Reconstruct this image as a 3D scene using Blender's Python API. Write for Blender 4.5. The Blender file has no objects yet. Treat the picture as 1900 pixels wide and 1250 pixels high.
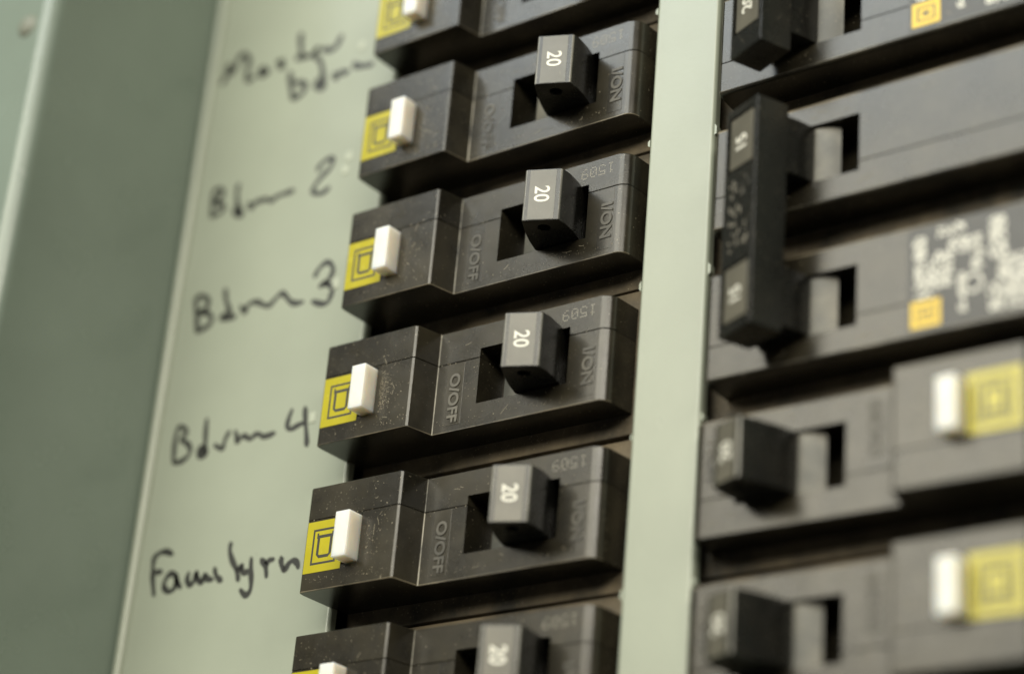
import bpy, bmesh, math, random
from mathutils import Vector, Matrix
random.seed(7)
S = 0.001                                   # all lengths below are millimetres: u right, v up, w out of the panel
scene = bpy.context.scene
col = scene.collection

def W(u, v, w):                             # panel coordinates -> world (x right, y into the wall, z up)
    return Vector((u * S, -w * S, v * S))

# ------------------------------------------------------------------ camera, light, exposure
CAM = (159.0297, -112.8053, 188.9170)
RIGHT = (0.79787707, 0.0800914, -0.59747598)
UP = (0.19266498, 0.90526971, 0.37863829)
BACK = (0.57120258, -0.41721951, 0.70686314)
F_PX = 4089.4675                            # focal length in pixels of the 1900 px wide photograph
cam_data = bpy.data.cameras.new('camera')
cam = bpy.data.objects.new('camera', cam_data)
col.objects.link(cam)
cr, cu, cb = [Vector((a[0], -a[2], a[1])) for a in (RIGHT, UP, BACK)]
cam.matrix_world = Matrix.Translation(W(*CAM)) @ Matrix((cr, cu, cb)).transposed().to_4x4()
cam_data.sensor_width = 36.0
cam_data.lens = F_PX / 1900.0 * 36.0
cam_data.clip_start = 0.01
cam_data.clip_end = 20.0
cam_data.dof.use_dof = True
cam_data.dof.focus_distance = 0.2675
cam_data.dof.aperture_fstop = 9.2
cam_data.dof.aperture_blades = 0
scene.camera = cam

world = bpy.data.worlds.new('World')
scene.world = world
world.use_nodes = True
bg = world.node_tree.nodes['Background']
bg.inputs['Color'].default_value = (1.0, 0.93, 0.80, 1)
bg.inputs['Strength'].default_value = 0.06

def area(name, at, aim, sx, sy, power, colour):
    d = bpy.data.lights.new(name, 'AREA')
    d.shape = 'RECTANGLE'
    d.size, d.size_y, d.energy, d.color = sx, sy, power, colour
    o = bpy.data.objects.new(name, d)
    col.objects.link(o)
    o.location = W(*at)
    o.rotation_euler = (W(*aim) - W(*at)).to_track_quat('-Z', 'Y').to_euler()
    return o
# a warm room lamp in a wide shade above and in front of the panel, and a cooler window higher up
area('room_lamp', (-115, 340, 820), (15, 0, 0), 0.80, 0.32, 6.3, (1.0, 0.945, 0.77))
area('work_lamp', (490, 300, 590), (15, 0, 0), 0.64, 0.17, 4.3, (1.0, 0.945, 0.80))
area('window_light', (-200, 745, 800), (10, 0, 0), 0.96, 0.32, 7.6, (0.90, 0.98, 1.0))

scene.view_settings.view_transform = 'Standard'
scene.view_settings.look = 'None'
scene.view_settings.gamma = 1.0
scene.view_settings.exposure = 0.0
scene.view_settings.use_curve_mapping = False
scene.render.engine = 'CYCLES'

# ------------------------------------------------------------------ materials
def nodes_of(name):
    m = bpy.data.materials.new(name)
    m.use_nodes = True
    nt = m.node_tree
    return m, nt, nt.nodes['Principled BSDF']

def N(nt, kind, **kw):
    n = nt.nodes.new(kind)
    for k, v in kw.items():
        if k in n.inputs:
            n.inputs[k].default_value = v
        else:
            setattr(n, k, v)
    return n

def coords(nt):
    tc = N(nt, 'ShaderNodeTexCoord')
    oi = N(nt, 'ShaderNodeObjectInfo')
    mul = N(nt, 'ShaderNodeVectorMath', operation='SCALE')
    comb = N(nt, 'ShaderNodeCombineXYZ')
    nt.links.new(oi.outputs['Random'], comb.inputs[0])
    nt.links.new(oi.outputs['Random'], comb.inputs[2])
    nt.links.new(comb.outputs[0], mul.inputs[0])
    mul.inputs['Scale'].default_value = 0.37
    add = N(nt, 'ShaderNodeVectorMath', operation='ADD')
    nt.links.new(tc.outputs['Object'], add.inputs[0])
    nt.links.new(mul.outputs[0], add.inputs[1])
    return add.outputs[0]

def noise(nt, vec, scale, detail=4.0, rough=0.55):
    n = N(nt, 'ShaderNodeTexNoise')
    n.inputs['Scale'].default_value = scale
    n.inputs['Detail'].default_value = detail
    n.inputs['Roughness'].default_value = rough
    nt.links.new(vec, n.inputs['Vector'])
    return n.outputs['Fac']

def ramp(nt, fac, a, b, ca=(0, 0, 0, 1), cb_=(1, 1, 1, 1)):
    r = N(nt, 'ShaderNodeValToRGB')
    r.color_ramp.elements[0].position = a
    r.color_ramp.elements[1].position = b
    r.color_ramp.elements[0].color = ca
    r.color_ramp.elements[1].color = cb_
    nt.links.new(fac, r.inputs[0])
    return r.outputs[0]

def mix(nt, fac, a, b):
    m = N(nt, 'ShaderNodeMix', data_type='RGBA')
    nt.links.new(fac, m.inputs['Factor'])
    for s, i in ((a, 6), (b, 7)):
        if isinstance(s, tuple):
            m.inputs[i].default_value = s
        else:
            nt.links.new(s, m.inputs[i])
    return m.outputs[2]

def maprange(nt, fac, a, b):
    m = N(nt, 'ShaderNodeMapRange')
    m.inputs['To Min'].default_value = a
    m.inputs['To Max'].default_value = b
    nt.links.new(fac, m.inputs['Value'])
    return m.outputs[0]

def bump(nt, b, fac, strength, dist):
    n = N(nt, 'ShaderNodeBump')
    n.inputs['Strength'].default_value = strength
    n.inputs['Distance'].default_value = dist
    nt.links.new(fac, n.inputs['Height'])
    nt.links.new(n.outputs[0], b.inputs['Normal'])

def plastic(name, base, dust, dust_lo, dust_hi, r0, r1, speck=True, film=0.0):
    """moulded plastic with a fine grain, blotchy gloss, a patchy dust film and light specks"""
    m, nt, b = nodes_of(name)
    v = coords(nt)
    big = noise(nt, v, 140, 5, 0.6)
    patch = ramp(nt, big, dust_lo, dust_hi)
    c = mix(nt, patch, base, dust)
    if speck:
        sp = noise(nt, v, 3600, 2, 0.5)
        spm = ramp(nt, sp, 0.70, 0.76)
        c = mix(nt, spm, c, (0.24, 0.21, 0.15, 1))
    nt.links.new(c, b.inputs['Base Color'])
    gl = noise(nt, v, 420, 4, 0.6)
    nt.links.new(maprange(nt, gl, r0, r1), b.inputs['Roughness'])
    b.inputs['IOR'].default_value = 1.5
    gr = noise(nt, v, 5200, 3, 0.6)
    bump(nt, b, gr, 0.25, 0.00003)
    return m

def plain(name, colour, rough, metallic=0.0, spec=None):
    m, nt, b = nodes_of(name)
    v = coords(nt)
    n1 = noise(nt, v, 300, 4)
    c = mix(nt, ramp(nt, n1, 0.3, 0.75), colour, tuple(x * 0.88 for x in colour[:3]) + (1,))
    nt.links.new(c, b.inputs['Base Color'])
    nt.links.new(maprange(nt, noise(nt, v, 900, 3), rough - 0.06, rough + 0.08), b.inputs['Roughness'])
    b.inputs['Metallic'].default_value = metallic
    return m

def paint(name, colour, rough):
    """sprayed enamel: faint orange peel, slight mottling, few scuffs"""
    m, nt, b = nodes_of(name)
    v = coords(nt)
    n1 = noise(nt, v, 45, 5, 0.6)
    dark = tuple(x * 0.90 for x in colour[:3]) + (1,)
    c = mix(nt, ramp(nt, n1, 0.35, 0.7), colour, dark)
    sp = ramp(nt, noise(nt, v, 700, 2), 0.76, 0.80)
    c = mix(nt, sp, c, tuple(x * 0.6 for x in colour[:3]) + (1,))
    nt.links.new(c, b.inputs['Base Color'])
    nt.links.new(maprange(nt, noise(nt, v, 120, 3), rough - 0.05, rough + 0.07), b.inputs['Roughness'])
    bump(nt, b, noise(nt, v, 1300, 2), 0.18, 0.00006)
    return m

BLACK = plastic('black_plastic', (0.015, 0.0135, 0.0098, 1), (0.043, 0.037, 0.0235, 1), 0.36, 0.74, 0.16, 0.31)
HANDLE = plastic('handle_plastic', (0.0095, 0.0095, 0.0085, 1), (0.024, 0.022, 0.018, 1), 0.45, 0.8, 0.20, 0.36)
DUSTY = plastic('dusty_plastic', (0.030, 0.027, 0.021, 1), (0.17, 0.135, 0.085, 1), 0.34, 0.66, 0.6, 0.9)
EDGE = plastic('grimy_edge_plastic', (0.040, 0.035, 0.026, 1), (0.21, 0.175, 0.115, 1), 0.38, 0.64, 0.34, 0.60)
WORN = plastic('worn_lettering_plastic', (0.045, 0.042, 0.034, 1), (0.13, 0.118, 0.092, 1), 0.4, 0.7, 0.4, 0.6, False)
PLATE = plastic('worn_face_plastic', (0.098, 0.092, 0.072, 1), (0.145, 0.134, 0.104, 1), 0.36, 0.75, 0.24, 0.40)
TIEMARK = plastic('dusty_moulding_plastic', (0.06, 0.056, 0.046, 1), (0.26, 0.24, 0.19, 1), 0.36, 0.6, 0.4, 0.6)
RUBBED_GLINT = plastic('rubbed_glint_edge', (0.10, 0.097, 0.085, 1), (0.27, 0.26, 0.22, 1), 0.35, 0.7, 0.26, 0.42, False)  # rubbed handle edges, paled further to paint in their bright glint
APRON = plastic('slide_plastic', (0.085, 0.084, 0.072, 1), (0.21, 0.195, 0.155, 1), 0.40, 0.70, 0.38, 0.55)
GREEN = paint('grey_green_enamel', (0.334, 0.363, 0.288, 1), 0.29)
BUMP = paint('scuffed_enamel', (0.46, 0.49, 0.39, 1), 0.34)
TRIM = paint('grey_green_dimmed_enamel', (0.212, 0.260, 0.216, 1), 0.25)  # darker than the cover: weaker light at the frame painted into its colour
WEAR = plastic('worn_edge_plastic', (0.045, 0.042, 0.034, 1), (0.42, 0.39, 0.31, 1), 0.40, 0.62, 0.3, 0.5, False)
INSIDE = plain('dark_interior_paint', (0.03, 0.031, 0.029, 1), 0.6)
WHITE = plain('cream_white_plastic', (0.90, 0.85, 0.77, 1), 0.38)
wb = WHITE.node_tree.nodes['Principled BSDF']
wb.inputs['Subsurface Weight'].default_value = 1.0
wb.inputs['Subsurface Radius'].default_value = (1.0, 0.8, 0.6)
wb.inputs['Subsurface Scale'].default_value = 0.0026
YELLOW = plain('yellow_print', (0.46, 0.40, 0.018, 1), 0.24)
AMBER = plain('amber_print', (0.80, 0.55, 0.045, 1), 0.45)
INK = plain('black_print', (0.030, 0.030, 0.022, 1), 0.45)
PRINT = plain('white_print', (0.86, 0.84, 0.74, 1), 0.5)
DATE = plain('etched_dots', (0.38, 0.355, 0.29, 1), 0.6)
MARKER = plain('black_marker_ink', (0.022, 0.023, 0.020, 1), 0.40)
LABEL = plain('charcoal_sticker', (0.040, 0.038, 0.034, 1), 0.40)
STEEL = plain('bare_steel', (0.62, 0.60, 0.55, 1), 0.30, 1.0)
DUST = plain('dust', (0.34, 0.30, 0.22, 1), 0.9)

# ------------------------------------------------------------------ mesh helpers
def soften(o, angle):
    """smooth rounded edges while the large flats stay flat"""
    for p in o.data.polygons:
        p.use_smooth = True
    o.data.set_sharp_from_angle(angle=math.radians(angle))
    m = o.modifiers.new('flats', 'WEIGHTED_NORMAL')
    m.mode = 'FACE_AREA'
    m.weight = 100
    m.keep_sharp = True

def obj(name, bm, mats, parent=None, smooth=None):
    me = bpy.data.meshes.new(name)
    bmesh.ops.recalc_face_normals(bm, faces=bm.faces[:])
    bm.to_mesh(me)
    bm.free()
    for m in (mats if isinstance(mats, (list, tuple)) else [mats]):
        me.materials.append(m)
    o = bpy.data.objects.new(name, me)
    col.objects.link(o)
    o.parent = parent
    if smooth is not None:
        soften(o, smooth)
    return o

def thing(name, label, cat, loc=(0, 0, 0), flip=False, group=None):
    o = bpy.data.objects.new(name, None)
    o.empty_display_size = 0.005
    col.objects.link(o)
    o.location = W(*loc)
    if flip:
        o.rotation_euler = (0, math.pi, 0)
    tag(o, label, cat, group)
    return o

def tag(o, label, cat, group=None):
    o['label'] = label
    o['category'] = cat
    if group:
        o['group'] = group

def box(bm, u0, u1, v0, v1, w0, w1, bev=0.0, seg=2):
    vs = [bm.verts.new(W(u, v, w)) for w in (w0, w1) for v in (v0, v1) for u in (u0, u1)]
    fs = [(0, 1, 3, 2), (4, 6, 7, 5), (0, 4, 5, 1), (2, 3, 7, 6), (0, 2, 6, 4), (1, 5, 7, 3)]
    faces = [bm.faces.new([vs[i] for i in f]) for f in fs]
    if bev:
        es = list({e for f in faces for e in f.edges})
        bmesh.ops.bevel(bm, geom=es, offset=bev * S, segments=seg, profile=0.5, affect='EDGES')
    return bm

def fillet(pts):
    """pts: (u, w, radius) polygon -> rounded list of (u, w)"""
    out = []
    n = len(pts)
    for i, (u, w, r) in enumerate(pts):
        p = Vector((u, w))
        if r <= 0:
            out.append(p)
            continue
        a = (Vector(pts[i - 1][:2]) - p).normalized()
        b = (Vector(pts[(i + 1) % n][:2]) - p).normalized()
        ang = a.angle(b)
        d = r / math.tan(ang / 2)
        c = p + (a + b).normalized() * (r / math.sin(ang / 2))
        s, e = p + a * d - c, p + b * d - c
        sa, tot = math.atan2(s.y, s.x), s.angle_signed(e)
        k = 7 if r > 1 else 4
        for j in range(k + 1):
            t = sa - tot * j / k
            out.append(c + Vector((math.cos(t), math.sin(t))) * r)
    return out

def prism(bm, prof, v0, v1):
    """extrude a (u, w) outline along v"""
    a = [bm.verts.new(W(p[0], v0, p[1])) for p in prof]
    b = [bm.verts.new(W(p[0], v1, p[1])) for p in prof]
    n = len(prof)
    fa = bm.faces.new(a)
    fb = bm.faces.new(b[::-1])
    for i in range(n):
        bm.faces.new((a[i], b[i], b[(i + 1) % n], a[(i + 1) % n]))
    return fa, fb

def cap_bevel(bm, face, off, seg, wmin, mat=None):
    es = [e for e in face.edges if max(-x.co.y for x in e.verts) > wmin * S + 1e-7 and min(-x.co.y for x in e.verts) > wmin * S - 1e-7]
    r = bmesh.ops.bevel(bm, geom=es, offset=off * S, segments=seg, profile=0.5, affect='EDGES', clamp_overlap=True)
    if mat is not None:
        for f in r['faces']:
            f.material_index = mat

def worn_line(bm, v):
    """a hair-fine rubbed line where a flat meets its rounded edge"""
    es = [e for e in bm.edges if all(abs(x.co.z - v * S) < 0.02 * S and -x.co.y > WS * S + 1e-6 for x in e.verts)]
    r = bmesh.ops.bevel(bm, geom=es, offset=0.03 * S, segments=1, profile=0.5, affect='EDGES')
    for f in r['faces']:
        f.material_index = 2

def cut(o, cutters):
    """boolean subtraction, baked into the mesh"""
    o.modifiers.clear()
    tmp = []
    for bm in cutters:
        c = obj('cutter', bm, [])
        m = o.modifiers.new('cut', 'BOOLEAN')
        m.operation, m.solver, m.object = 'DIFFERENCE', 'EXACT', c
        tmp.append(c)
    bpy.context.view_layer.update()
    dg = bpy.context.evaluated_depsgraph_get()
    me = bpy.data.meshes.new_from_object(o.evaluated_get(dg))
    o.modifiers.clear()
    old = o.data
    o.data = me
    me.name = o.name
    bpy.data.meshes.remove(old)
    for c in tmp:
        d = c.data
        bpy.data.objects.remove(c)
        bpy.data.meshes.remove(d)
    return o

def cyl_v(bm, u, w, r, v0, v1, seg=20):
    prism(bm, [(u + r * math.cos(2 * math.pi * i / seg), w + r * math.sin(2 * math.pi * i / seg)) for i in range(seg)], v0, v1)
    return bm

def text_mesh(name, body, size, origin, ex, ey, mat, parent, thick=0.03, xs=1.0, bold=0.0, bev=0.0):
    """lettering laid in the plane of ex (reading direction) and ey (glyph up), panel coordinates"""
    cv = bpy.data.curves.new(name, 'FONT')
    cv.body = body
    cv.size = size
    cv.align_x = 'CENTER'
    cv.align_y = 'CENTER'
    cv.extrude = thick
    cv.offset = bold
    cv.bevel_depth = bev
    cv.resolution_u = 4
    t = bpy.data.objects.new('tmp', cv)
    col.objects.link(t)
    bpy.context.view_layer.update()
    me = bpy.data.meshes.new_from_object(t.evaluated_get(bpy.context.evaluated_depsgraph_get()))
    bpy.data.objects.remove(t)
    bpy.data.curves.remove(cv)
    # centre the glyphs exactly
    xsv = [v.co.x for v in me.vertices]
    ysv = [v.co.y for v in me.vertices]
    cx, cy = (min(xsv) + max(xsv)) / 2, (min(ysv) + max(ysv)) / 2
    ex, ey = Vector(ex).normalized(), Vector(ey).normalized()
    ez = ex.cross(ey)
    for v in me.vertices:
        p = Vector(origin) + ex * ((v.co.x - cx) * xs) + ey * (v.co.y - cy) + ez * v.co.z
        v.co = W(*p)
    me.materials.clear()
    me.materials.append(mat)
    me.name = name
    o = bpy.data.objects.new(name, me)
    col.objects.link(o)
    o.parent = parent
    return o

def part_copy(src, parent):
    o = src.copy()
    col.objects.link(o)
    o.parent = parent
    for ch in list(src.children):
        part_copy(ch, o)
    return o

def slab(bm, quad, w0, w1):
    """flat quadrilateral print with a little thickness; quad is (u, v) corners"""
    a = [bm.verts.new(W(p[0], p[1], w0)) for p in quad]
    b = [bm.verts.new(W(p[0], p[1], w1)) for p in quad]
    n = len(quad)
    bm.faces.new(a[::-1])
    bm.faces.new(b)
    for i in range(n):
        bm.faces.new((a[i], a[(i + 1) % n], b[(i + 1) % n], b[i]))

def frame_rings(bm, u0, u1, v0, v1, t, w0, w1):
    slab(bm, [(u0, v0), (u1, v0), (u1, v0 + t), (u0, v0 + t)], w0, w1)
    slab(bm, [(u0, v1 - t), (u1, v1 - t), (u1, v1), (u0, v1)], w0, w1)
    slab(bm, [(u0, v0 + t), (u0 + t, v0 + t), (u0 + t, v1 - t), (u0, v1 - t)], w0, w1)
    slab(bm, [(u1 - t, v0 + t), (u1, v0 + t), (u1, v1 - t), (u1 - t, v1 - t)], w0, w1)

# ------------------------------------------------------------------ the panel: enclosure, trim frame, dead-front cover
P = 19.05                      # breaker pitch
WC = -2.16                     # front of the cover sheet
E0, E1, E2, E3, E4, E5 = -57.65, -20.2, 23.31, 32.66, 76.3, 113.7
VO0, VO1 = -53.2, 60.5         # breaker openings, bottom and top
VT = 112.0

enc = thing('panel_enclosure', 'dark steel box behind the breakers of the electrical panel', 'enclosure', (28, 0, -36))
def shifted(bm, loc):          # build in panel coordinates, store relative to the thing's base
    bmesh.ops.translate(bm, vec=-W(*loc), verts=bm.verts[:])
    return bm
L = (28, 0, -36)
obj('back_plate', shifted(box(bmesh.new(), E0 - 2, E5 + 2, -VT - 2, VT + 2, -37.5, -36), L), INSIDE, enc)
for u0, u1 in ((E0 - 3.5, E0 - 2), (E5 + 2, E5 + 3.5)):
    obj('side_wall', shifted(box(bmesh.new(), u0, u1, -VT - 2, VT + 2, -37.5, -6.2), L), INSIDE, enc)
for v0, v1 in ((-VT - 3.5, -VT - 2), (VT + 2, VT + 3.5)):
    obj('end_wall', shifted(box(bmesh.new(), E0 - 3.5, E5 + 3.5, v0, v1, -37.5, -6.2), L), INSIDE, enc)
for cu_, hw in ((2.0, 8.0), (54.0, 8.0)):
    obj('mounting_rail', shifted(box(bmesh.new(), cu_ - hw, cu_ + hw, -VT + 10, VT - 10, -36, -30.05, 0.4), L), INSIDE, enc)

WT = 28.2
trim = thing('trim_frame', 'raised grey green painted frame around the recessed panel cover', 'panel frame', (28, 0, -6))
L = (28, 0, -6)
def trim_profile(sign, e):
    pr = [(e, -6.0, 0), (e, WT, 2.2), (e - sign * 62, WT, 0), (e - sign * 62, WT - 1.6, 0), (e - sign * 1.6, WT - 1.6, 0.9), (e - sign * 1.6, -6.0, 0)]
    return fillet(pr)
for sign, e in ((1, E0), (-1, E5)):
    bm = bmesh.new()
    prism(bm, trim_profile(sign, e), -VT - 60, VT + 60)
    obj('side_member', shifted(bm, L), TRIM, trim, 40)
for sign in (-1, 1):
    bm = bmesh.new()
    a, b_ = sign * VT, sign * (VT + 1.6)
    box(bm, E0 + 0.05, E5 - 0.05, min(a, b_), max(a, b_), -6, WT - 0.1, 0.3)
    box(bm, E0 + 2.3, E5 - 2.3, min(b_, sign * (VT + 60)), max(b_, sign * (VT + 60)), WT - 1.7, WT - 0.12, 0.0)
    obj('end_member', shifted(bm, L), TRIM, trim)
# a painted-over screw head on the frame
bm = bmesh.new()
prof = [(0.0, 0.55), (0.9, 0.5), (1.5, 0.3), (1.75, 0.0)]
rings = []
for r, h in prof:
    rings.append([bm.verts.new(W(-62.4 + r * math.cos(t * math.pi / 10), 49.4 + r * math.sin(t * math.pi / 10), WT + h)) for t in range(20)] if r else [bm.verts.new(W(-62.4, 49.4, WT + h))])
for i in range(20):
    j = (i + 1) % 20
    bm.faces.new((rings[0][0], rings[1][i], rings[1][j]))
    for k in (1, 2):
        bm.faces.new((rings[k][i], rings[k + 1][i], rings[k + 1][j], rings[k][j]))
obj('screw_head', shifted(bm, L), plain('greyish_screw', (0.20, 0.21, 0.165, 1), 0.5), trim, 60)

cover = thing('panel_cover', 'light grey green painted steel cover with handwritten circuit names', 'panel cover', (28, 0, WC))
L = (28, 0, WC)
us = [E0 + 0.06, E1, E2, E3, E4, E5 - 0.06]
vs = [-VT + 0.1, VO0, VO1, VT - 0.1]
bm = bmesh.new()
grid = {}
for i, u in enumerate(us):
    for j, v in enumerate(vs):
        grid[i, j] = bm.verts.new(W(u, v, WC))
top_faces = []
for i in range(5):
    for j in range(3):
        if j == 1 and i in (1, 3):
            continue
        top_faces.append(bm.faces.new((grid[i, j], grid[i + 1, j], grid[i + 1, j + 1], grid[i, j + 1])))
r = bmesh.ops.extrude_face_region(bm, geom=top_faces)
bmesh.ops.translate(bm, vec=W(0, 0, -1.25) - W(0, 0, 0), verts=[g for g in r['geom'] if isinstance(g, bmesh.types.BMVert)])
bmesh.ops.recalc_face_normals(bm, faces=bm.faces[:])
rim = [e for e in bm.edges if len(e.link_faces) == 2 and e.calc_face_angle() > 1.0 and all(abs(x.co.y + WC * S) < 1e-7 for x in e.verts)]
bmesh.ops.bevel(bm, geom=rim, offset=0.5 * S, segments=5, profile=0.5, affect='EDGES')
obj('cover_sheet', shifted(bm, L), GREEN, cover, 40)
# rolled lip along the outer edges of the cover
for e, sg in ((E0, 1), (E5, -1)):
    bm = bmesh.new()
    pr = [(e + sg * 0.08, WC + 0.003)] + [(e + sg * (0.90 - 0.82 * math.cos(math.pi * k / 8)), WC + 0.003 + 0.9 * math.sin(math.pi * k / 8)) for k in range(9)][1:]
    prism(bm, pr, -VT + 0.3, VT - 0.3)
    obj('rolled_lip', shifted(bm, L), GREEN, cover, 60)
# torn twist-out stubs left on the opening edges
for u, sg in ((E1, 1), (E2, -1), (E3, 1)):
    for k in range(-3, 4):
        v = 2.9 + k * P + random.uniform(-0.5, 0.5)
        if not VO0 + 2 < v < VO1 - 2:
            continue
        bm = bmesh.new()
        h = random.uniform(0.38, 0.92)
        d = random.uniform(0.15, 0.35)
        pts = [(u - sg * 0.02, v - h), (u + sg * d, v - h * random.uniform(0.3, 0.8)), (u + sg * d * random.uniform(0.6, 1.1), v + h * 0.5), (u - sg * 0.02, v + h)]
        if sg < 0:
            pts = pts[::-1]
        slab(bm, pts, WC - 1.1, WC - 0.22)
        obj('twist_out_stub', shifted(bm, L), GREEN, cover)
# stamped circuit-number bumps beside the openings
for px_u, px_v in ((-27.0, 51.9), (-26.8, 34.0), (-27.2, 32.0), (-26.2, 14.4), (-27.4, -4.8)):
    bm = bmesh.new()
    box(bm, px_u - 0.55, px_u + 0.55, px_v - 0.75, px_v + 0.75, WC - 0.3, WC + 0.14, 0.13, 3)
    obj('stamped_bump', shifted(bm, L), BUMP, cover, 60)

# handwriting: pen strokes traced as pixels of the photograph, laid on the cover sheet
def on_cover(px, py):
    d = [(px - 950) / F_PX, -(py - 625) / F_PX, -1.0]
    r = [sum(d[k] * (RIGHT, UP, BACK)[k][i] for k in range(3)) for i in range(3)]
    t = (WC - CAM[2]) / r[2]
    return CAM[0] + t * r[0], CAM[1] + t * r[1]

def smooth_line(p):
    out = []
    q = [p[0]] + p + [p[-1]]
    for i in range(1, len(q) - 2):
        p0, p1, p2, p3 = [Vector(x) for x in q[i - 1:i + 3]]
        for k in range(5):
            t = k / 5
            out.append(0.5 * ((2 * p1) + (p2 - p0) * t + (2 * p0 - 5 * p1 + 4 * p2 - p3) * t * t + (3 * p1 - p0 - 3 * p2 + p3) * t ** 3))
    out.append(Vector(p[-1]))
    return out

def pen(bm, pts, width):
    line = []
    for p in smooth_line(pts):
        if not line or (p - line[-1]).length > 0.03:
            line.append(p)
    n = len(line)
    lo, hi = [], []
    wv = random.uniform(0, 6)
    for i, p in enumerate(line):
        d = (line[min(i + 1, n - 1)] - line[max(i - 1, 0)]).normalized()
        nn = Vector((-d.y, d.x))
        h = width * 0.5 * (1 + 0.16 * math.sin(wv + i * 0.55)) * (0.72 if i in (0, n - 1) else 1)
        lo.append(bm.verts.new(W(p.x + nn.x * h, p.y + nn.y * h, WC + 0.012)))
        hi.append(bm.verts.new(W(p.x - nn.x * h, p.y - nn.y * h, WC + 0.012)))
    for i in range(n - 1):
        bm.faces.new((lo[i], hi[i], hi[i + 1], lo[i + 1]))
    for p in (line[0], line[-1]):
        bm.faces.new([bm.verts.new(W(p.x + 0.36 * width * math.cos(k * math.pi / 5), p.y + 0.36 * width * math.sin(k * math.pi / 5), WC + 0.015)) for k in range(10)])

NOTES = [
 ('handwritten words Master bdrm in black marker', (390, 40), 5.9375, 0.98, [
  [(130, 690), (180, 600), (205, 490), (240, 570), (290, 480), (345, 380), (400, 375), (430, 440), (410, 540), (410, 640), (470, 630)],
  [(605, 525), (550, 540), (545, 590), (600, 580), (610, 535), (640, 565)], [(745, 450), (800, 440), (760, 470), (805, 490), (765, 515)],
  [(1000, 140), (1000, 280), (1020, 405)], [(950, 405), (1080, 390)], [(1090, 390), (1140, 350), (1190, 295), (1150, 370), (1200, 420)],
  [(1240, 310), (1310, 315), (1350, 312), (1400, 260), (1450, 160)], [(880, 570), (890, 700), (905, 850)],
  [(900, 700), (980, 670), (1045, 705), (1030, 775), (960, 830), (905, 850)], [(1215, 430), (1240, 560), (1245, 700)],
  [(1240, 640), (1180, 665), (1165, 725), (1230, 735), (1265, 690)], [(1365, 580), (1390, 620), (1430, 560), (1480, 565), (1520, 545)],
  [(1585, 465), (1620, 492), (1700, 490), (1785, 472)]]),
 ('handwritten words Bdrm 2 in black marker', (360, 270), 5.9375, 0.84, [
  [(235, 490), (205, 600), (195, 785)], [(235, 490), (305, 480), (310, 560), (230, 620), (312, 660), (310, 725), (195, 785)],
  [(490, 430), (475, 560), (490, 705)], [(490, 650), (448, 720), (480, 775), (525, 760), (500, 690)],
  [(605, 635), (640, 685), (680, 620), (740, 610), (800, 588), (850, 610), (920, 560), (1000, 530), (1095, 498)],
  [(1365, 275), (1400, 210), (1480, 150), (1535, 160), (1500, 250), (1420, 330), (1340, 430), (1310, 500), (1350, 532), (1420, 520), (1485, 465)]]),
 ('handwritten words Bdrm 3 in black marker', (340, 470), 5.9375, 0.84, [
  [(150, 490), (140, 600), (150, 700), (155, 865)], [(150, 490), (210, 468), (272, 510), (260, 600), (170, 648), (270, 660), (318, 720), (270, 800), (155, 865)],
  [(465, 400), (475, 520), (500, 600), (520, 685)], [(510, 660), (450, 678), (425, 712), (490, 724), (575, 690)],
  [(635, 585), (680, 650), (700, 590), (760, 540), (830, 540), (890, 572), (950, 570), (1010, 510), (1080, 440), (1130, 470), (1180, 530), (1240, 552), (1315, 535)],
  [(1450, 255), (1490, 180), (1560, 110), (1620, 108), (1652, 180), (1620, 260), (1560, 330), (1505, 362)],
  [(1540, 320), (1610, 350), (1642, 400), (1625, 470), (1590, 540), (1520, 557), (1425, 528)]]),
 ('handwritten words Bdrm 4 in black marker', (300, 740), 6.333, 0.80, [
  [(205, 325), (170, 420), (150, 560), (138, 745)], [(205, 325), (270, 340), (287, 400), (230, 480), (300, 520), (338, 600), (290, 690), (200, 742), (138, 747)],
  [(532, 240), (525, 300), (515, 450), (515, 610)], [(520, 565), (460, 570), (428, 620), (450, 672), (510, 662), (532, 600)],
  [(465, 610), (500, 620)], [(625, 540), (680, 575), (720, 570), (740, 490), (795, 385)],
  [(868, 380), (880, 440), (895, 502), (940, 440), (990, 440), (1040, 472), (1090, 425), (1150, 413), (1200, 442), (1325, 402)],
  [(1532, 130), (1490, 240), (1478, 330), (1520, 352), (1600, 310), (1690, 270)], [(1685, 105), (1690, 250), (1700, 400), (1707, 545)]]),
 ('handwritten word Familyrm in black marker', (260, 940), 5.9375, 0.84, [
  [(355, 520), (290, 492), (220, 505), (160, 560), (145, 640), (140, 720), (140, 820), (152, 970)], [(150, 720), (235, 713)],
  [(392, 740), (330, 738), (280, 800), (262, 880), (310, 932), (370, 900), (402, 820), (395, 742), (405, 820), (445, 885)],
  [(535, 730), (518, 800), (550, 865), (600, 800), (620, 722), (640, 800), (680, 825), (710, 745), (740, 790), (795, 800)],
  [(820, 680), (840, 760), (880, 802), (895, 812)], [(1000, 400), (990, 490), (1020, 600), (1060, 690), (1082, 805)],
  [(1070, 720), (1120, 645), (1130, 720), (1190, 710)], [(1225, 570), (1220, 700), (1225, 820), (1210, 920), (1160, 972), (1105, 915)],
  [(1335, 580), (1380, 650), (1392, 765)], [(1380, 650), (1420, 590), (1468, 578)],
  [(1553, 560), (1560, 640), (1590, 692), (1640, 620), (1690, 588), (1730, 620), (1742, 665)]]),
]
for lab, (ox, oy), sc, wd, strokes in NOTES:
    bm = bmesh.new()
    for st in strokes:
        pen(bm, [on_cover(ox + x / sc, oy + y / sc) for x, y in st], wd)
    o = obj('handwritten_note', shifted(bm, L), MARKER, cover)
    o['label'] = lab

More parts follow.
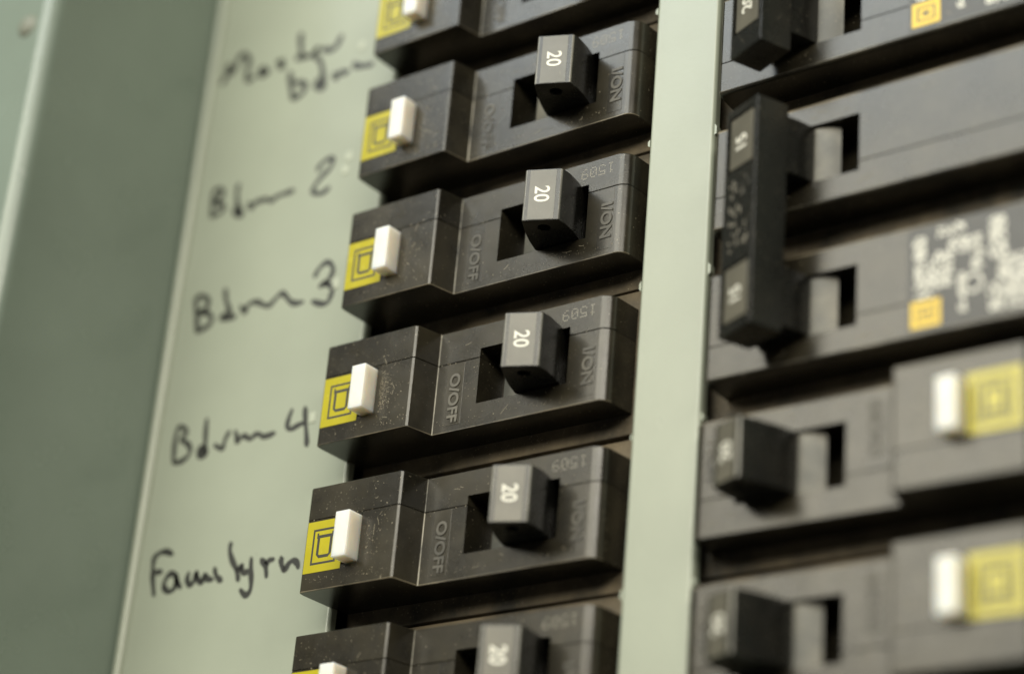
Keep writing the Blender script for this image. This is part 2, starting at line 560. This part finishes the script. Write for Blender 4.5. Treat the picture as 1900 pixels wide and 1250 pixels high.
# ------------------------------------------------------------------ breaker pieces, local to the breaker: u', v' from its centre, w as above
UC, VC = 0.9, -5.585            # centre of the breaker in the fourth row of the left column
U0, U1, U2, U3 = -20.67, -5.81, -4.97, 20.67
WF = 3.77
VTOP, VBOT, SEAM = 6.765, -6.765, 2.45
WS = -5.2                       # shoulder of the body

def case_outline(tall, wbot):
    if tall:
        return fillet([(U0, wbot, 0), (U0, WF, 0.55), (U1, WF, 0.42), (U2, 0.0, 0.12), (U3, 0.0, 1.45), (U3 + 0.35, wbot, 0)][::1])
    return fillet([(U0, wbot, 0), (U0, 0.0, 0.5), (U3, 0.0, 0.5), (U3 + 0.2, wbot, 0)])

WELL = (1.52, 15.0, -3.72, 3.62)
def make_case(tall):
    parts = []
    for nm, v0, v1, outer in (('case_cover', SEAM + 0.03, VTOP, 1), ('case_base', VBOT, SEAM - 0.03, 0)):
        bm = bmesh.new()
        fa, fb = prism(bm, case_outline(tall, WS - 0.02), v0, v1)
        if outer:
            cap_bevel(bm, fb, 0.42, 2, WS)
            worn_line(bm, v1 - 0.42)
            fa2 = [f for f in bm.faces if all(abs(x.co.z - v0 * S) < 1e-8 for x in f.verts)][0]
            cap_bevel(bm, fa2, 0.05, 1, WS)
        else:
            cap_bevel(bm, fa, 0.75, 4, WS, 1)
            worn_line(bm, v0 + 0.75)
            fb2 = [f for f in bm.faces if all(abs(x.co.z - v1 * S) < 1e-8 for x in f.verts)][0]
            cap_bevel(bm, fb2, 0.05, 1, WS)
        if tall:
            for f in bm.faces:
                c = f.calc_center_median()
                if abs(c.x - U2 * S) < 0.14 * S and -0.02 * S < -c.y < 0.16 * S:
                    f.material_index = 2
        o = obj(nm, bm, [BLACK, EDGE, WEAR], None, 50)
        cutters = [box(bmesh.new(), WELL[0], WELL[1], WELL[2], WELL[3], -4.9, 2)]
        if tall:
            cutters.append(box(bmesh.new(), -14.19, -11.55, -4.02, 2.22, 2.4, 6))
        cut(o, cutters)
        soften(o, 38)
        parts.append(o)
    bm = bmesh.new()
    box(bm, U0 + 0.1, U3 + 6.2, -9.38, 9.38, -30, WS - 0.021, 0.35, 2)
    parts.append(obj('mounting_body', bm, DUSTY, None, 40))
    return parts

PIV = (8.2, -7.4)
def make_apron():
    bm = bmesh.new()
    pr = []
    for k in range(19):
        t = math.radians(-31 + 67 * k / 18)
        pr.append((PIV[0] + 7.0 * math.sin(t), PIV[1] + 7.0 * math.cos(t)))
    for k in range(18, -1, -1):
        t = math.radians(-31 + 67 * k / 18)
        pr.append((PIV[0] + 4.4 * math.sin(t), PIV[1] + 4.4 * math.cos(t)))
    prism(bm, pr, -3.45, 3.45)
    return obj('slide_shutter', bm, APRON, None, 40)

HT = [(10.46, 6.89), (14.65, 5.12)]
def make_handle(rating):
    bm = bmesh.new()
    pr = fillet([(HT[0][0], HT[0][1], 0.26), (HT[1][0], HT[1][1], 0.26), (14.72, 3.6, 0), (14.45, 1.8, 0), (13.96, 0, 0), (12.9, -2.6, 0), (7.9, -2.2, 0),
                 (7.45, 0, 0), (8.2, 2.2, 0), (9.25, 4.6, 0)])
    fa, fb = prism(bm, pr, -3.52, 3.52)
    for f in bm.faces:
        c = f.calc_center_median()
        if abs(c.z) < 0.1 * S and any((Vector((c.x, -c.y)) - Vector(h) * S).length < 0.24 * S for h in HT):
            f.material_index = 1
    for z in (-3.52, 3.52):
        f = [f for f in bm.faces if all(abs(x.co.z - z * S) < 1e-8 for x in f.verts)][0]
        cap_bevel(bm, f, 0.12, 2, 0.5)
    h = obj('handle', bm, [HANDLE, RUBBED_GLINT], None, 35)
    cut(h, [cyl_v(bmesh.new(), 11.9, 4.25, 0.82, -4.2, -1.2), cyl_v(bmesh.new(), 11.9, 4.25, 0.82, 1.2, 4.2)])
    soften(h, 35)
    ex, ey = (0, -1, 0), (HT[1][0] - HT[0][0], 0, HT[1][1] - HT[0][1])
    c = Vector(((HT[0][0] + HT[1][0]) / 2, 0.05, (HT[0][1] + HT[1][1]) / 2))
    n = Vector(ex).cross(Vector(ey)).normalized()
    eyn = Vector(ey).normalized()
    # face plate between two fine side grooves
    bm = bmesh.new()
    q = []
    for s in (-1.62, 1.62):
        for v in (-3.36, 3.36):
            for d in (-0.2, 0.035):
                p = c + eyn * s + n * d
                q.append(bm.verts.new(W(p.x, v, p.z)))
    for f in ((0, 2, 3, 1), (4, 5, 7, 6), (0, 1, 5, 4), (2, 6, 7, 3), (1, 3, 7, 5), (0, 4, 6, 2)):
        bm.faces.new([q[i] for i in f])
    obj('face_plate', bm, PLATE, h)
    text_mesh('rating_number', rating, 2.62, c + n * 0.05, ex, ey, PRINT, h, 0.012, 0.86, 0.035)
    return h

def make_button():
    return obj('test_button', box(bmesh.new(), -14.01, -11.77, -3.8, 2.03, 2.41, 5.92, 0.14, 2), WHITE, None, 40)

def logo_mark(bm, u0, u1, v0, v1, w0, w1):
    """square outline with a lying D inside, stem uppermost"""
    s = u1 - u0
    k = s / 6.4
    frame_rings(bm, u0 + 1.12 * k, u1 - 1.0 * k, v0 + 1.05 * k, v1 - 1.12 * k, 0.3 * k, w0, w1)
    a0, a1, b0, b1, t = u0 + 1.95 * k, u1 - 1.85 * k, v0 + 1.9 * k, v1 - 2.0 * k, 0.42 * k
    slab(bm, [(a0 - 0.12 * k, b1 - t), (a1 + 0.12 * k, b1 - t), (a1 + 0.12 * k, b1), (a0 - 0.12 * k, b1)], w0, w1)
    for uu in (a0 - 0.12 * k, a1 - 0.16 * k):
        slab(bm, [(uu, b1), (uu + 0.28 * k, b1), (uu + 0.28 * k, b1 + 0.3 * k), (uu, b1 + 0.3 * k)], w0, w1)
    slab(bm, [(a0, b0 + 0.5 * k), (a0 + t, b0 + 0.5 * k), (a0 + t, b1 - t), (a0, b1 - t)], w0, w1)
    slab(bm, [(a1 - t, b0 + 0.5 * k), (a1, b0 + 0.5 * k), (a1, b1 - t), (a1 - t, b1 - t)], w0, w1)
    slab(bm, [(a0, b0 + 0.5 * k), (a0 + 0.5 * k, b0), (a0 + 0.62 * k, b0 + t), (a0 + t, b0 + 0.5 * k)], w0, w1)
    slab(bm, [(a1 - 0.5 * k, b0), (a1, b0 + 0.5 * k), (a1 - t, b0 + 0.5 * k), (a1 - 0.62 * k, b0 + t)], w0, w1)
    slab(bm, [(a0 + 0.5 * k, b0), (a1 - 0.5 * k, b0), (a1 - 0.62 * k, b0 + t), (a0 + 0.62 * k, b0 + t)], w0, w1)

def make_logo():
    bm = bmesh.new()
    u0, u1, v0, v1 = U0 + 0.42, -14.26, -4.45, 2.17
    slab(bm, [(u0, v0), (u1, v0), (u1, v1), (u0, v1)], WF - 0.1, WF + 0.04)
    o = obj('logo_sticker', bm, YELLOW)
    bm = bmesh.new()
    logo_mark(bm, u0, u1, v0, v1, WF + 0.03, WF + 0.05)
    obj('logo_mark', bm, INK, o)
    return o

DOTS = {'1': '00100 01100 00100 00100 00100 00100 01110', '5': '11111 10000 11110 00001 00001 10001 01110',
        '0': '01110 10001 10011 10101 11001 10001 01110', '9': '01110 10001 10001 01111 00001 00010 01100'}
def make_date():
    bm = bmesh.new()
    st = 0.21
    for ci, ch in enumerate('1509'):
        for ry, row in enumerate(DOTS[ch].split()):
            for rx, b in enumerate(row):
                if b == '1':
                    x = -2.4 + ci * 1.28 + rx * st
                    y = 0.66 - ry * st
                    u, v, r = 16.1 - x, 5.25 - y, 0.075      # printed upside down
                    bm.faces.new([bm.verts.new(W(u + r * math.cos(k * math.pi / 3), v + r * math.sin(k * math.pi / 3), 0.012)) for k in range(6)])
    return obj('date_code', bm, DATE)

def make_marks():
    out = []
    for nm, body, u, v, size, s0, s1, v0, v1 in (('off_marking', 'O/OFF', -2.0, -2.35, 2.15, -3.35, -0.75, -5.95, 2.3), ('on_marking', 'I/ON', 18.0, -2.1, 2.2, 16.75, 18.95, -5.95, 2.3)):
        bm = bmesh.new()
        box(bm, s0, s1, v0, v1, -0.2, 0.028, 0.02, 1)
        o = obj(nm, bm, BLACK)
        text_mesh('raised_lettering', body, size, (u, v, 0.06), (0, -1, 0), (1, 0, 0), WORN, o, 0.06, 1.06, 0.05, 0.02)
        out.append(o)
    return out

def dust_specks(parent, tall, seed, n=420, thick=1.0, smudge=0):
    rnd = random.Random(seed)
    bm = bmesh.new()
    def speck(u, v, w, r):
        a = rnd.uniform(0, 6.28)
        base = [bm.verts.new(W(u + r * rnd.uniform(0.6, 1.2) * math.cos(a + k * 1.571), v + r * rnd.uniform(0.6, 1.2) * math.sin(a + k * 1.571), w)) for k in range(4)]
        top = bm.verts.new(W(u, v, w + r * 0.7))
        for k in range(4):
            bm.faces.new((base[k], base[(k + 1) % 4], top))
    for i in range(int(n * thick)):
        u = rnd.uniform(U0 + 1, U3 - 1.6)
        kind = rnd.random()
        if kind < 0.30:
            v = rnd.uniform(VBOT + 0.8, VBOT + 1.3) + abs(rnd.gauss(0, 0.25))     # lying along the lower edge
        elif kind < 0.42:
            v = SEAM + rnd.gauss(0, 0.12)
        else:
            v = rnd.uniform(VBOT + 1, VTOP - 0.7)
        if tall and kind > 0.86:
            u, v = -10.6 + abs(rnd.gauss(0, 1.1)), rnd.gauss(-1.5, 1.6)           # beside the test button
            v = max(min(v, 5.5), VBOT + 1)
        w = WF if (tall and u < U1 - 0.3) else 0.0
        if tall and U1 - 0.3 <= u <= U2 + 0.3:
            continue
        if WELL[0] - 0.1 < u < WELL[1] + 0.1 and WELL[2] - 0.1 < v < WELL[3] + 0.1:
            continue
        if tall and u < -11.3 and -4.6 < v < 2.4:
            continue
        if not tall and u < -3.5 and abs(v) < 6:
            continue
        speck(u, v, w - 0.004, rnd.choice((0.025, 0.03, 0.035, 0.04, 0.05, 0.085)) * rnd.uniform(0.9, 1.5))
    def scratch(u, v, w, ln, a):
        d, q = (math.cos(a), math.sin(a)), 0.020 * rnd.uniform(0.7, 1.5)
        bend = rnd.uniform(-0.12, 0.12)
        lo, hi = [], []
        for k in range(5):
            t = (k / 4 - 0.5) * ln
            b = bend * (1 - (2 * k / 4 - 1) ** 2)
            x, y = u + d[0] * t - d[1] * b, v + d[1] * t + d[0] * b
            lo.append(bm.verts.new(W(x - d[1] * q, y + d[0] * q, w + 0.006)))
            hi.append(bm.verts.new(W(x + d[1] * q, y - d[0] * q, w + 0.006)))
        for k in range(4):
            bm.faces.new((lo[k], hi[k], hi[k + 1], lo[k + 1]))
    for i in range(smudge):                                                       # a dusty rub mark right of the test button
        speck(-10.9 + abs(rnd.gauss(0, 0.8)), rnd.gauss(-1.0, 1.7), WF - 0.004, rnd.uniform(0.03, 0.09))
    for i in range(9):
        if tall and i < 4:
            scratch(rnd.uniform(-10.5, -7.5), rnd.uniform(-5, 5), WF, rnd.uniform(0.4, 1.4), rnd.uniform(0, 3.1))
        elif tall:
            scratch(rnd.uniform(-0.5, 18), rnd.choice((-5.1, 5.0)) + rnd.uniform(-0.6, 0.5), 0.0, rnd.uniform(0.4, 1.6), rnd.gauss(0, 0.4))
        else:
            scratch(rnd.uniform(-18, 18), rnd.choice((-5.0, 5.0)) + rnd.uniform(-0.5, 0.5), 0.03, rnd.uniform(0.4, 1.8), rnd.gauss(0, 0.4))
    for i in range(int(170 * thick)):                                             # fluff on the shoulders
        s = rnd.choice((-1, 1))
        u = rnd.uniform(U0 + 2, U3 + 4)
        speck(u, s * (6.9 + abs(rnd.gauss(0, 0.9))), WS - 0.03, rnd.uniform(0.04, 0.13))
    o = obj('dust_specks', bm, DUST, parent)
    o['kind'] = 'stuff'
    return o

tall_case = make_case(True)
flat_case = make_case(False)
apron = make_apron()
handle20 = make_handle('20')
handle15 = make_handle('15')
button = make_button()
logo = make_logo()
date = make_date()
marks = make_marks()
PROTO = tall_case + flat_case + [apron, handle20, handle15, button, logo, date] + marks

def breaker(label, row, ds, dq, right, seed, dated, group):
    v = VC - (row - 4) * P + dq
    u = (56.0 - UC if right else UC) + ds
    t = thing('circuit_breaker', label, 'circuit breaker', (u, v, 0), right, group)
    for p in tall_case + [apron, handle20, button, logo] + marks + ([date] if dated else []):
        part_copy(p, t)
    dust_specks(t, True, seed, smudge=260 if (row == 4 and not right) else 0)
    return t

GL = 'breakers with white test buttons'
breaker('black breaker with white button and 20 handle beside the Master bdrm note', 1, 0.59, -0.05, False, 1, False, GL)
breaker('black breaker with white button directly below the Master bdrm breaker', 2, 0.55, -0.01, False, 2, True, GL)
breaker('black breaker with white button directly above the one with a dusty smudge', 3, 0.45, 0.03, False, 3, True, GL)
breaker('black breaker with a dusty smudge right of its white button', 4, -0.77, 0.15, False, 4, True, GL)
breaker('black breaker with white button and 20 handle beside the Familyrm note', 5, -0.57, -0.08, False, 5, True, GL)
breaker('black breaker with white button just below the Familyrm breaker', 6, -0.24, -0.04, False, 6, True, GL)
breaker('black breaker with white button just below the double breaker rated 15', 5, -1.0, 0.0, True, 7, False, GL)
breaker('black breaker with white button two places below the double breaker rated 15', 6, -1.0, 0.0, True, 8, False, GL)

# ------------------------------------------------------------------ two-pole breakers with a handle tie
TN = Vector((HT[1][0] - HT[0][0], 0, HT[1][1] - HT[0][1])).normalized()     # across the handle face
TC = Vector(((HT[0][0] + HT[1][0]) / 2, 0, (HT[0][1] + HT[1][1]) / 2))
TO = Vector((0, -1, 0)).cross(TN).normalized()                                # out of the handle face

def tie_box(bm, s0, s1, v0, v1, d0, d1, bev=0.0, off=0.0):
    q = []
    for d in (d0, d1):
        for v in (v0, v1):
            for s in (s0, s1):
                p = TC + TN * s + TO * d
                q.append(bm.verts.new(W(p.x, v, p.z)))
    faces = [bm.faces.new([q[i] for i in f]) for f in ((0, 1, 3, 2), (4, 6, 7, 5), (0, 4, 5, 1), (2, 3, 7, 6), (0, 2, 6, 4), (1, 5, 7, 3))]
    if bev:
        bmesh.ops.bevel(bm, geom=list({e for f in faces for e in f.edges}), offset=bev * S, segments=2, profile=0.5, affect='EDGES')
    return bm

def two_pole(label, row, dv, ratings, over, seed, stickers):
    """row: the upper of its two rows; the local origin is midway between the poles"""
    v = VC - (row + 0.5 - 4) * P + dv
    t = thing('double_breaker', label, 'circuit breaker', (56.0 - UC, v, 0), True, 'double breakers with tied handles')
    for sgn, h in ((1, ratings), (-1, ratings)):
        off = W(0, sgn * P / 2, 0)
        for p in flat_case + [apron, h]:
            o = part_copy(p, t)
            o.location = off
        d = dust_specks(t, False, seed + sgn, 150)
        d.location = off
    # the tie: a bar with two windows that frame the handle faces
    bm = tie_box(bmesh.new(), -3.0, 3.0, -P / 2 - 3.6 - over, P / 2 + 3.6 + over, -3.6, 0.75, 0.22)
    tie = obj('handle_tie', bm, HANDLE, None, 35)
    cutters = []
    for sgn in (-1, 1):
        cutters.append(tie_box(bmesh.new(), -2.4, 2.4, sgn * P / 2 - 3.55, sgn * P / 2 + 3.55, -0.0, 2))
    cut(tie, cutters)
    tie.parent = t
    soften(tie, 35)
    for sgn in (-1, 1):
        bm = tie_box(bmesh.new(), -2.15, 2.15, sgn * P / 2 - 3.3, sgn * P / 2 + 3.3, -0.4, 0.70, 0.16)
        pl = obj('rating_plate', bm, PLATE, tie, 35)
        text_mesh('rating_number', '15' if ratings is handle15 else '20', 2.62, TC + TO * 0.715 + Vector((0, sgn * P / 2 + 0.2, 0)), (0, -1, 0), TN, PRINT, pl, 0.012, 0.86, 0.035)
    # worn raised moulding marks between the windows
    rnd = random.Random(seed)
    bm = bmesh.new()
    for k in range(34):
        s, vv = rnd.uniform(-1.9, 1.9), rnd.uniform(-4.6, 4.6)
        ln = rnd.uniform(0.10, 0.42)
        tie_box(bm, s - 0.11, s + 0.11, vv - ln, vv + ln, 0.7, 0.80, 0.03)
    obj('moulding_marks', bm, TIEMARK, tie)
    return t

def sticker(parent, pole, u_a, u_b, v_a, v_b):
    """charcoal rating sticker with a yellow mark and rows of fine worn print; coordinates local to one pole, mirrored frame"""
    o0 = W(0, pole * P / 2, 0)
    bm = bmesh.new()
    slab(bm, [(u_a, v_a), (u_b, v_a), (u_b, v_b), (u_a, v_b)], -0.1, 0.03)
    st = obj('rating_sticker', bm, LABEL, parent)
    st.location = o0
    # yellow mark near the handle end; local u falls as world u grows
    mu1, mv1 = u_b - 0.35, v_b - 0.35
    mu0, mv0 = mu1 - 3.5, mv1 - 3.1
    bm = bmesh.new()
    frame_rings(bm, mu0, mu1, mv0, mv1, 0.62, 0.025, 0.045)
    frame_rings(bm, mu0 + 0.85, mu1 - 0.85, mv0 + 0.8, mv1 - 0.8, 0.48, 0.025, 0.045)
    mk = obj('logo_mark', bm, AMBER, st)
    rnd = random.Random(int((u_a + 40) * 13))
    bm = bmesh.new()
    def bar(u, v, lu, lv):
        slab(bm, [(u - lu, v - lv), (u + lu, v - lv), (u + lu, v + lv), (u - lu, v + lv)], 0.025, 0.045)
    # columns of short strokes, like small type seen out of focus
    def block(ua, ub, va, vb, pitch, fill):
        u = ua
        while u < ub:
            v = va
            while v < vb:
                if rnd.random() < fill:
                    bar(u + rnd.uniform(-0.14, 0.14), v + rnd.uniform(-0.14, 0.14), pitch * rnd.uniform(0.26, 0.56), pitch * rnd.uniform(0.28, 0.56))
                v += pitch * 0.95
            u += pitch
    R_ = lambda x: u_b - x          # distance from the handle end of the sticker
    block(R_(2.0), R_(0.7), v_a + 1.3, v_a + 4.2, 0.37, 0.92)
    block(R_(2.6), R_(0.7), v_a + 4.6, mv0 - 0.5, 0.38, 0.84)
    block(R_(5.0), R_(3.1), v_a + 3.6, v_a + 7.6, 0.37, 0.92)
    block(R_(6.6), R_(3.2), v_a + 0.7, v_a + 1.7, 0.38, 0.9)
    block(R_(8.4), R_(5.0), v_a + 2.4, v_a + 3.9, 0.37, 0.9)
    block(R_(8.6), R_(7.2), v_a + 4.0, v_a + 6.2, 0.38, 0.84)
    block(R_(6.5), R_(6.0), v_a + 6.5, v_a + 11, 0.38, 0.92)
    block(R_(11.2), R_(9.4), v_a + 1.0, v_a + 5.4, 0.38, 0.84)
    block(R_(14.0), R_(9.2), v_a + 8.6, v_b - 0.6, 0.38, 0.8)
    block(R_(14.0), R_(10.4), v_a + 5.8, v_a + 8.4, 0.38, 0.78)
    for k in range(16):             # round listing mark
        a = k * math.pi / 8
        bar(R_(7.6) + 1.0 * math.cos(a), v_a + 7.9 + 1.0 * math.sin(a), 0.16, 0.16)
    obj('fine_print', bm, PRINT, st)
    return st

db20 = two_pole('double black breaker rated 20 above the double breaker rated 15', 1, -1.4, handle20, 2.9, 31, True)
db15 = two_pole('double black breaker with tied handles rated 15', 3, -0.7, handle15, 1.1, 41, True)
# pole +1 in the local frame is the lower one in the room, because the right-hand column is turned round
for d in (db20, db15):
    sticker(d, 1, -20.0, -4.6, -6.2, 6.0)

for p in PROTO:
    for ch in list(p.children):
        bpy.data.objects.remove(ch)
    bpy.data.objects.remove(p)
